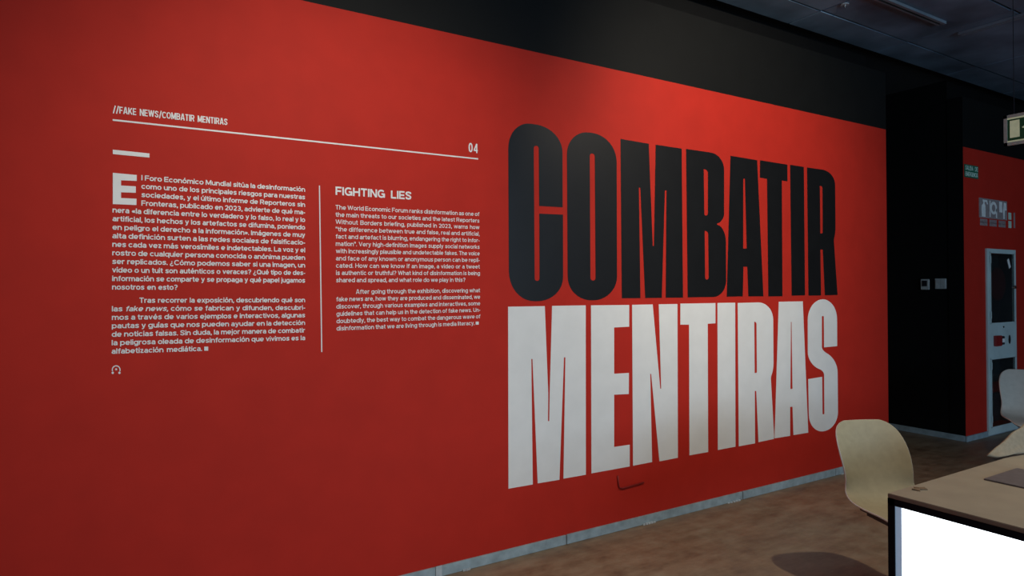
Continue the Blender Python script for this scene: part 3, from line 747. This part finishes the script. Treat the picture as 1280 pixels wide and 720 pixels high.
box_obj('lit_panel', (TX0+.008, TY0+fwd+e, .02+fwd), (TX0+.03, TY1-fwd-e, zt_-fwd), M['glow'], lf)
box_obj('light_box_back', (TX0+fd-.01, TY0+fwd, .02+fwd), (TX0+fd-.002, TY1-fwd, zt_-fwd), M['frame'], lf)
box_obj('end_panel', (TX1-.06, TY0, .0), (TX1, TY1, zt_), M['frame'], t)
for y in (TY0+.05, TY1-.09): box_obj('table_foot', (TX0+.02, y, 0), (TX0+.08, y+.04, .0205), M['frame'], t)
# things on the table
t = thing('tablet', 'flat dark grey booklet lying on the beige table top near its right edge', 'booklet', (2.9, 1.23, TZ))
box_obj('booklet_cover', (2.90, 1.00, TZ+.0005), (3.185, 1.23, TZ+.006), M['grey_card'], t, .0012)
t.name = 'booklet'
bm = bmesh.new(); add_box(bm, (2.985, 1.075, TZ+.006), (3.10, 1.12, TZ+.0065)); obj('booklet_picture', bm, M['light_card'], t)
# crumpled scrap
q = onZ(1149, 612, TZ)
bm = bmesh.new(); random.seed(3)
pp = [(q.x-.022, q.y-.015), (q.x-.005, q.y-.005), (q.x+.02, q.y-.02), (q.x+.035, q.y+.0), (q.x+.015, q.y+.008), (q.x+.012, q.y+.026), (q.x-.004, q.y+.010), (q.x-.028, q.y+.012)]
f = [bm.verts.new((x, y, TZ+.002+random.uniform(0, .004))) for x, y in pp]; k = [bm.verts.new((x, y, TZ+.0003)) for x, y in pp]
c1 = bm.verts.new((q.x+.003, q.y+.001, TZ+.006))
for i in range(len(pp)):
    j = (i+1) % len(pp); bm.faces.new((f[i], f[j], c1)); bm.faces.new((f[i], k[i], k[j], f[j]))
bm.faces.new(k[::-1])
tag(obj('paper_scrap', bm, M['scrap']), 'tiny brown crumpled scrap on the table top beside the beige chair', 'scrap')
# folded beige cloth hanging a little over the far edge of the table
def cloth():
    bm = bmesh.new(); n, mm = 26, 16
    A = onY(1235, 569.0, TY1+.035)                  # hanging tip
    Bf = Vector((A.x+.62, TY1-.00, TZ+.235))        # rising ridge
    Cn = Vector((A.x+.55, TY1-.07, TZ+.012))        # near edge, lying on the top
    top = []; bot = []
    for i in range(n+1):
        u = i/n
        r0 = A.lerp(Bf, u); dr = max(0, u-.74)/.26; r0.z = lerp(r0.z, TZ+.03, dr*dr*(3-2*dr)); r0.y -= .05*dr; r1 = Vector((A.x+.02, TY1+.004, TZ+.011)).lerp(Cn, u)
        row = []; rb = []
        for j in range(mm+1):
            v = j/mm; p = r0.lerp(r1, v)
            w = math.sin(v*math.pi)*.035*u*math.sin(5.2*v+3.2*u) + .012*u*math.sin(11*v-2*u)+.004*math.sin(23*u+9*v)
            p = p+Vector((0, .3, 1)).normalized()*(w*min(1, u*2.5))
            p.z = max(p.z, TZ+.010 if p.y < TY1 else p.z)
            row.append(bm.verts.new(p)); rb.append(bm.verts.new((p.x, p.y+.012, p.z-.0085)))
        top.append(row); bot.append(rb)
    for i in range(n):
        for j in range(mm):
            bm.faces.new((top[i][j], top[i+1][j], top[i+1][j+1], top[i][j+1])); bm.faces.new((bot[i][j], bot[i][j+1], bot[i+1][j+1], bot[i+1][j]))
        bm.faces.new((top[i][0], bot[i][0], bot[i+1][0], top[i+1][0])); bm.faces.new((top[i][mm], top[i+1][mm], bot[i+1][mm], bot[i][mm]))
    for j in range(mm):
        bm.faces.new((top[0][j], top[0][j+1], bot[0][j+1], bot[0][j])); bm.faces.new((top[n][j], bot[n][j], bot[n][j+1], top[n][j+1]))
    return bm
tag(obj('folded_cloth', cloth(), M['cloth'], None, True), 'folded beige cloth lying over the wall-side edge of the table at the right', 'cloth')

# ------------------------------------------------------------------ shell chairs
def shell_bm():
    bm = bmesh.new()
    prof = [(.225, .408, .125), (.226, .422, .155), (.216, .436, .180), (.19, .444, .200), (.12, .444, .214), (.03, .440, .220), (-.06, .441, .220), (-.12, .450, .213),
            (-.160, .472, .202), (-.190, .510, .192), (-.212, .56, .190), (-.232, .61, .194), (-.252, .66, .197), (-.272, .71, .195), (-.290, .755, .185), (-.303, .785, .166), (-.312, .805, .138), (-.317, .815, .100)]
    n = 14; rows = []
    for k, (x, z, w) in enumerate(prof):
        t = k/(len(prof)-1); row = []
        back = max(0, min(1, (z-.47)/.10)); top = max(0, min(1, (z-.68)/.14))
        for j in range(n+1):
            u = -1+2*j/n; y = .95*w*math.sin(u*math.pi/2*.92)/math.sin(math.pi/2*.92)
            s = (y/.215)**2
            if back > 0: dx, dz = .075*s*(1-.45*top), 0
            else: dx, dz = 0, 0
            seat = 1-back
            dz += .030*s*seat*(1 if x < .15 else .4); dx *= back
            row.append(bm.verts.new((x+dx, y, z+dz)))
        rows.append(row)
    for a, b in zip(rows, rows[1:]):
        for j in range(n): bm.faces.new((a[j], a[j+1], b[j+1], b[j]))
    return bm
def make_chair(loc, rz, label, shell_mat):
    t = thing('shell_chair', label, 'chair', loc, rz, 'shell chairs along the wall side of the table')
    bm = shell_bm(); s = child_local('seat_shell', bm, [shell_mat, M['rim']], t, True)
    # seat faces up / backrest faces the sitter
    so = s.modifiers.new('thick', 'SOLIDIFY'); so.thickness = .011; so.offset = -1; so.material_offset_rim = 1
    sb = s.modifiers.new('smooth', 'SUBSURF'); sb.levels = 1; sb.render_levels = 2
    b = bmesh.new(); add_box(b, (-.14, -.13, .412), (.12, -.10, .432)); add_box(b, (-.14, .10, .412), (.12, .13, .432)); add_box(b, (-.09, -.13, .402), (.07, .13, .413)); child_local('seat_bracket', b, M['dark_metal'], t)
    b = bmesh.new(); add_cyl(b, (0, 0, .07), (0, 0, .26), .026); add_cyl(b, (0, 0, .26), (0, 0, .403), .018); child_local('pedestal', b, M['dark_metal'], t, False)
    for k in range(4):
        a = R(45+90*k+CH_ARM); d = Vector((math.cos(a), math.sin(a), 0)); b = bmesh.new()
        add_cyl(b, Vector((0, 0, .085))+d*.02, Vector((0, 0, .045))+d*.27, .019, .012, 10); child_local('base_arm', b, M['chrome'], t, True)
        b = bmesh.new(); add_cyl(b, Vector((0, 0, 0))+d*.262, Vector((0, 0, .048))+d*.262, .018, .014, 14); child_local('glide', b, M['dark_metal'], t, True)
    return t
CH_ARM = 8
CH1 = (3.20, 1.685, 0); CH1_A = 180+66
make_chair(CH1, R(CH1_A), 'beige shell chair standing between the red wall and the glowing table end', M['shell'])
make_chair((6.20, 2.26, 0), R(180+35), 'pale grey shell chair cut by the right frame edge, in front of the fire cabinet', M['shell_light'])

# ------------------------------------------------------------------ spotlights on a ceiling track (above the frame)
tr = tag(box_obj('lighting_track', (-1.0, 1.03, H-.04), (4.6, 1.07, H-.001), M['frame']), 'black ceiling track holding the wall spotlights', 'track')
for i, (x, y, z, tgt, e, ang) in enumerate(SPOTS):
    t = thing('spotlight', ['black spotlight aimed at the small text columns', 'black spotlight aimed at the huge headline letters', 'black spotlight added to throw the headline spill down at the table and the beige chair'][i], 'spotlight', (x, 1.05 if i < 2 else y, H-.05), 0, 'track spotlights')
    p = Vector((x, y, z)); d = (Vector(tgt)-p).normalized()
    bm = bmesh.new(); add_cyl(bm, (x, 1.05 if i < 2 else y, H-.04 if i < 2 else H+.01), p-d*.03, .01); obj('spotlight_stem', bm, M['frame'], t)
    bm = bmesh.new(); add_cyl(bm, p-d*.12, p-d*.005, .04, .045, 24); obj('spotlight_head', bm, M['frame'], t, True)
    ld = bpy.data.lights.new('spot_lamp', 'SPOT'); ld.energy = e; ld.color = (1.0, .86, .68); ld.spot_size = R(ang); ld.spot_blend = .9; ld.shadow_soft_size = .035
    lo = bpy.data.objects.new('spot_lamp', ld); C.objects.link(lo); lo.location = p+d*.01; lo.rotation_euler = d.to_track_quat('-Z', 'Y').to_euler()
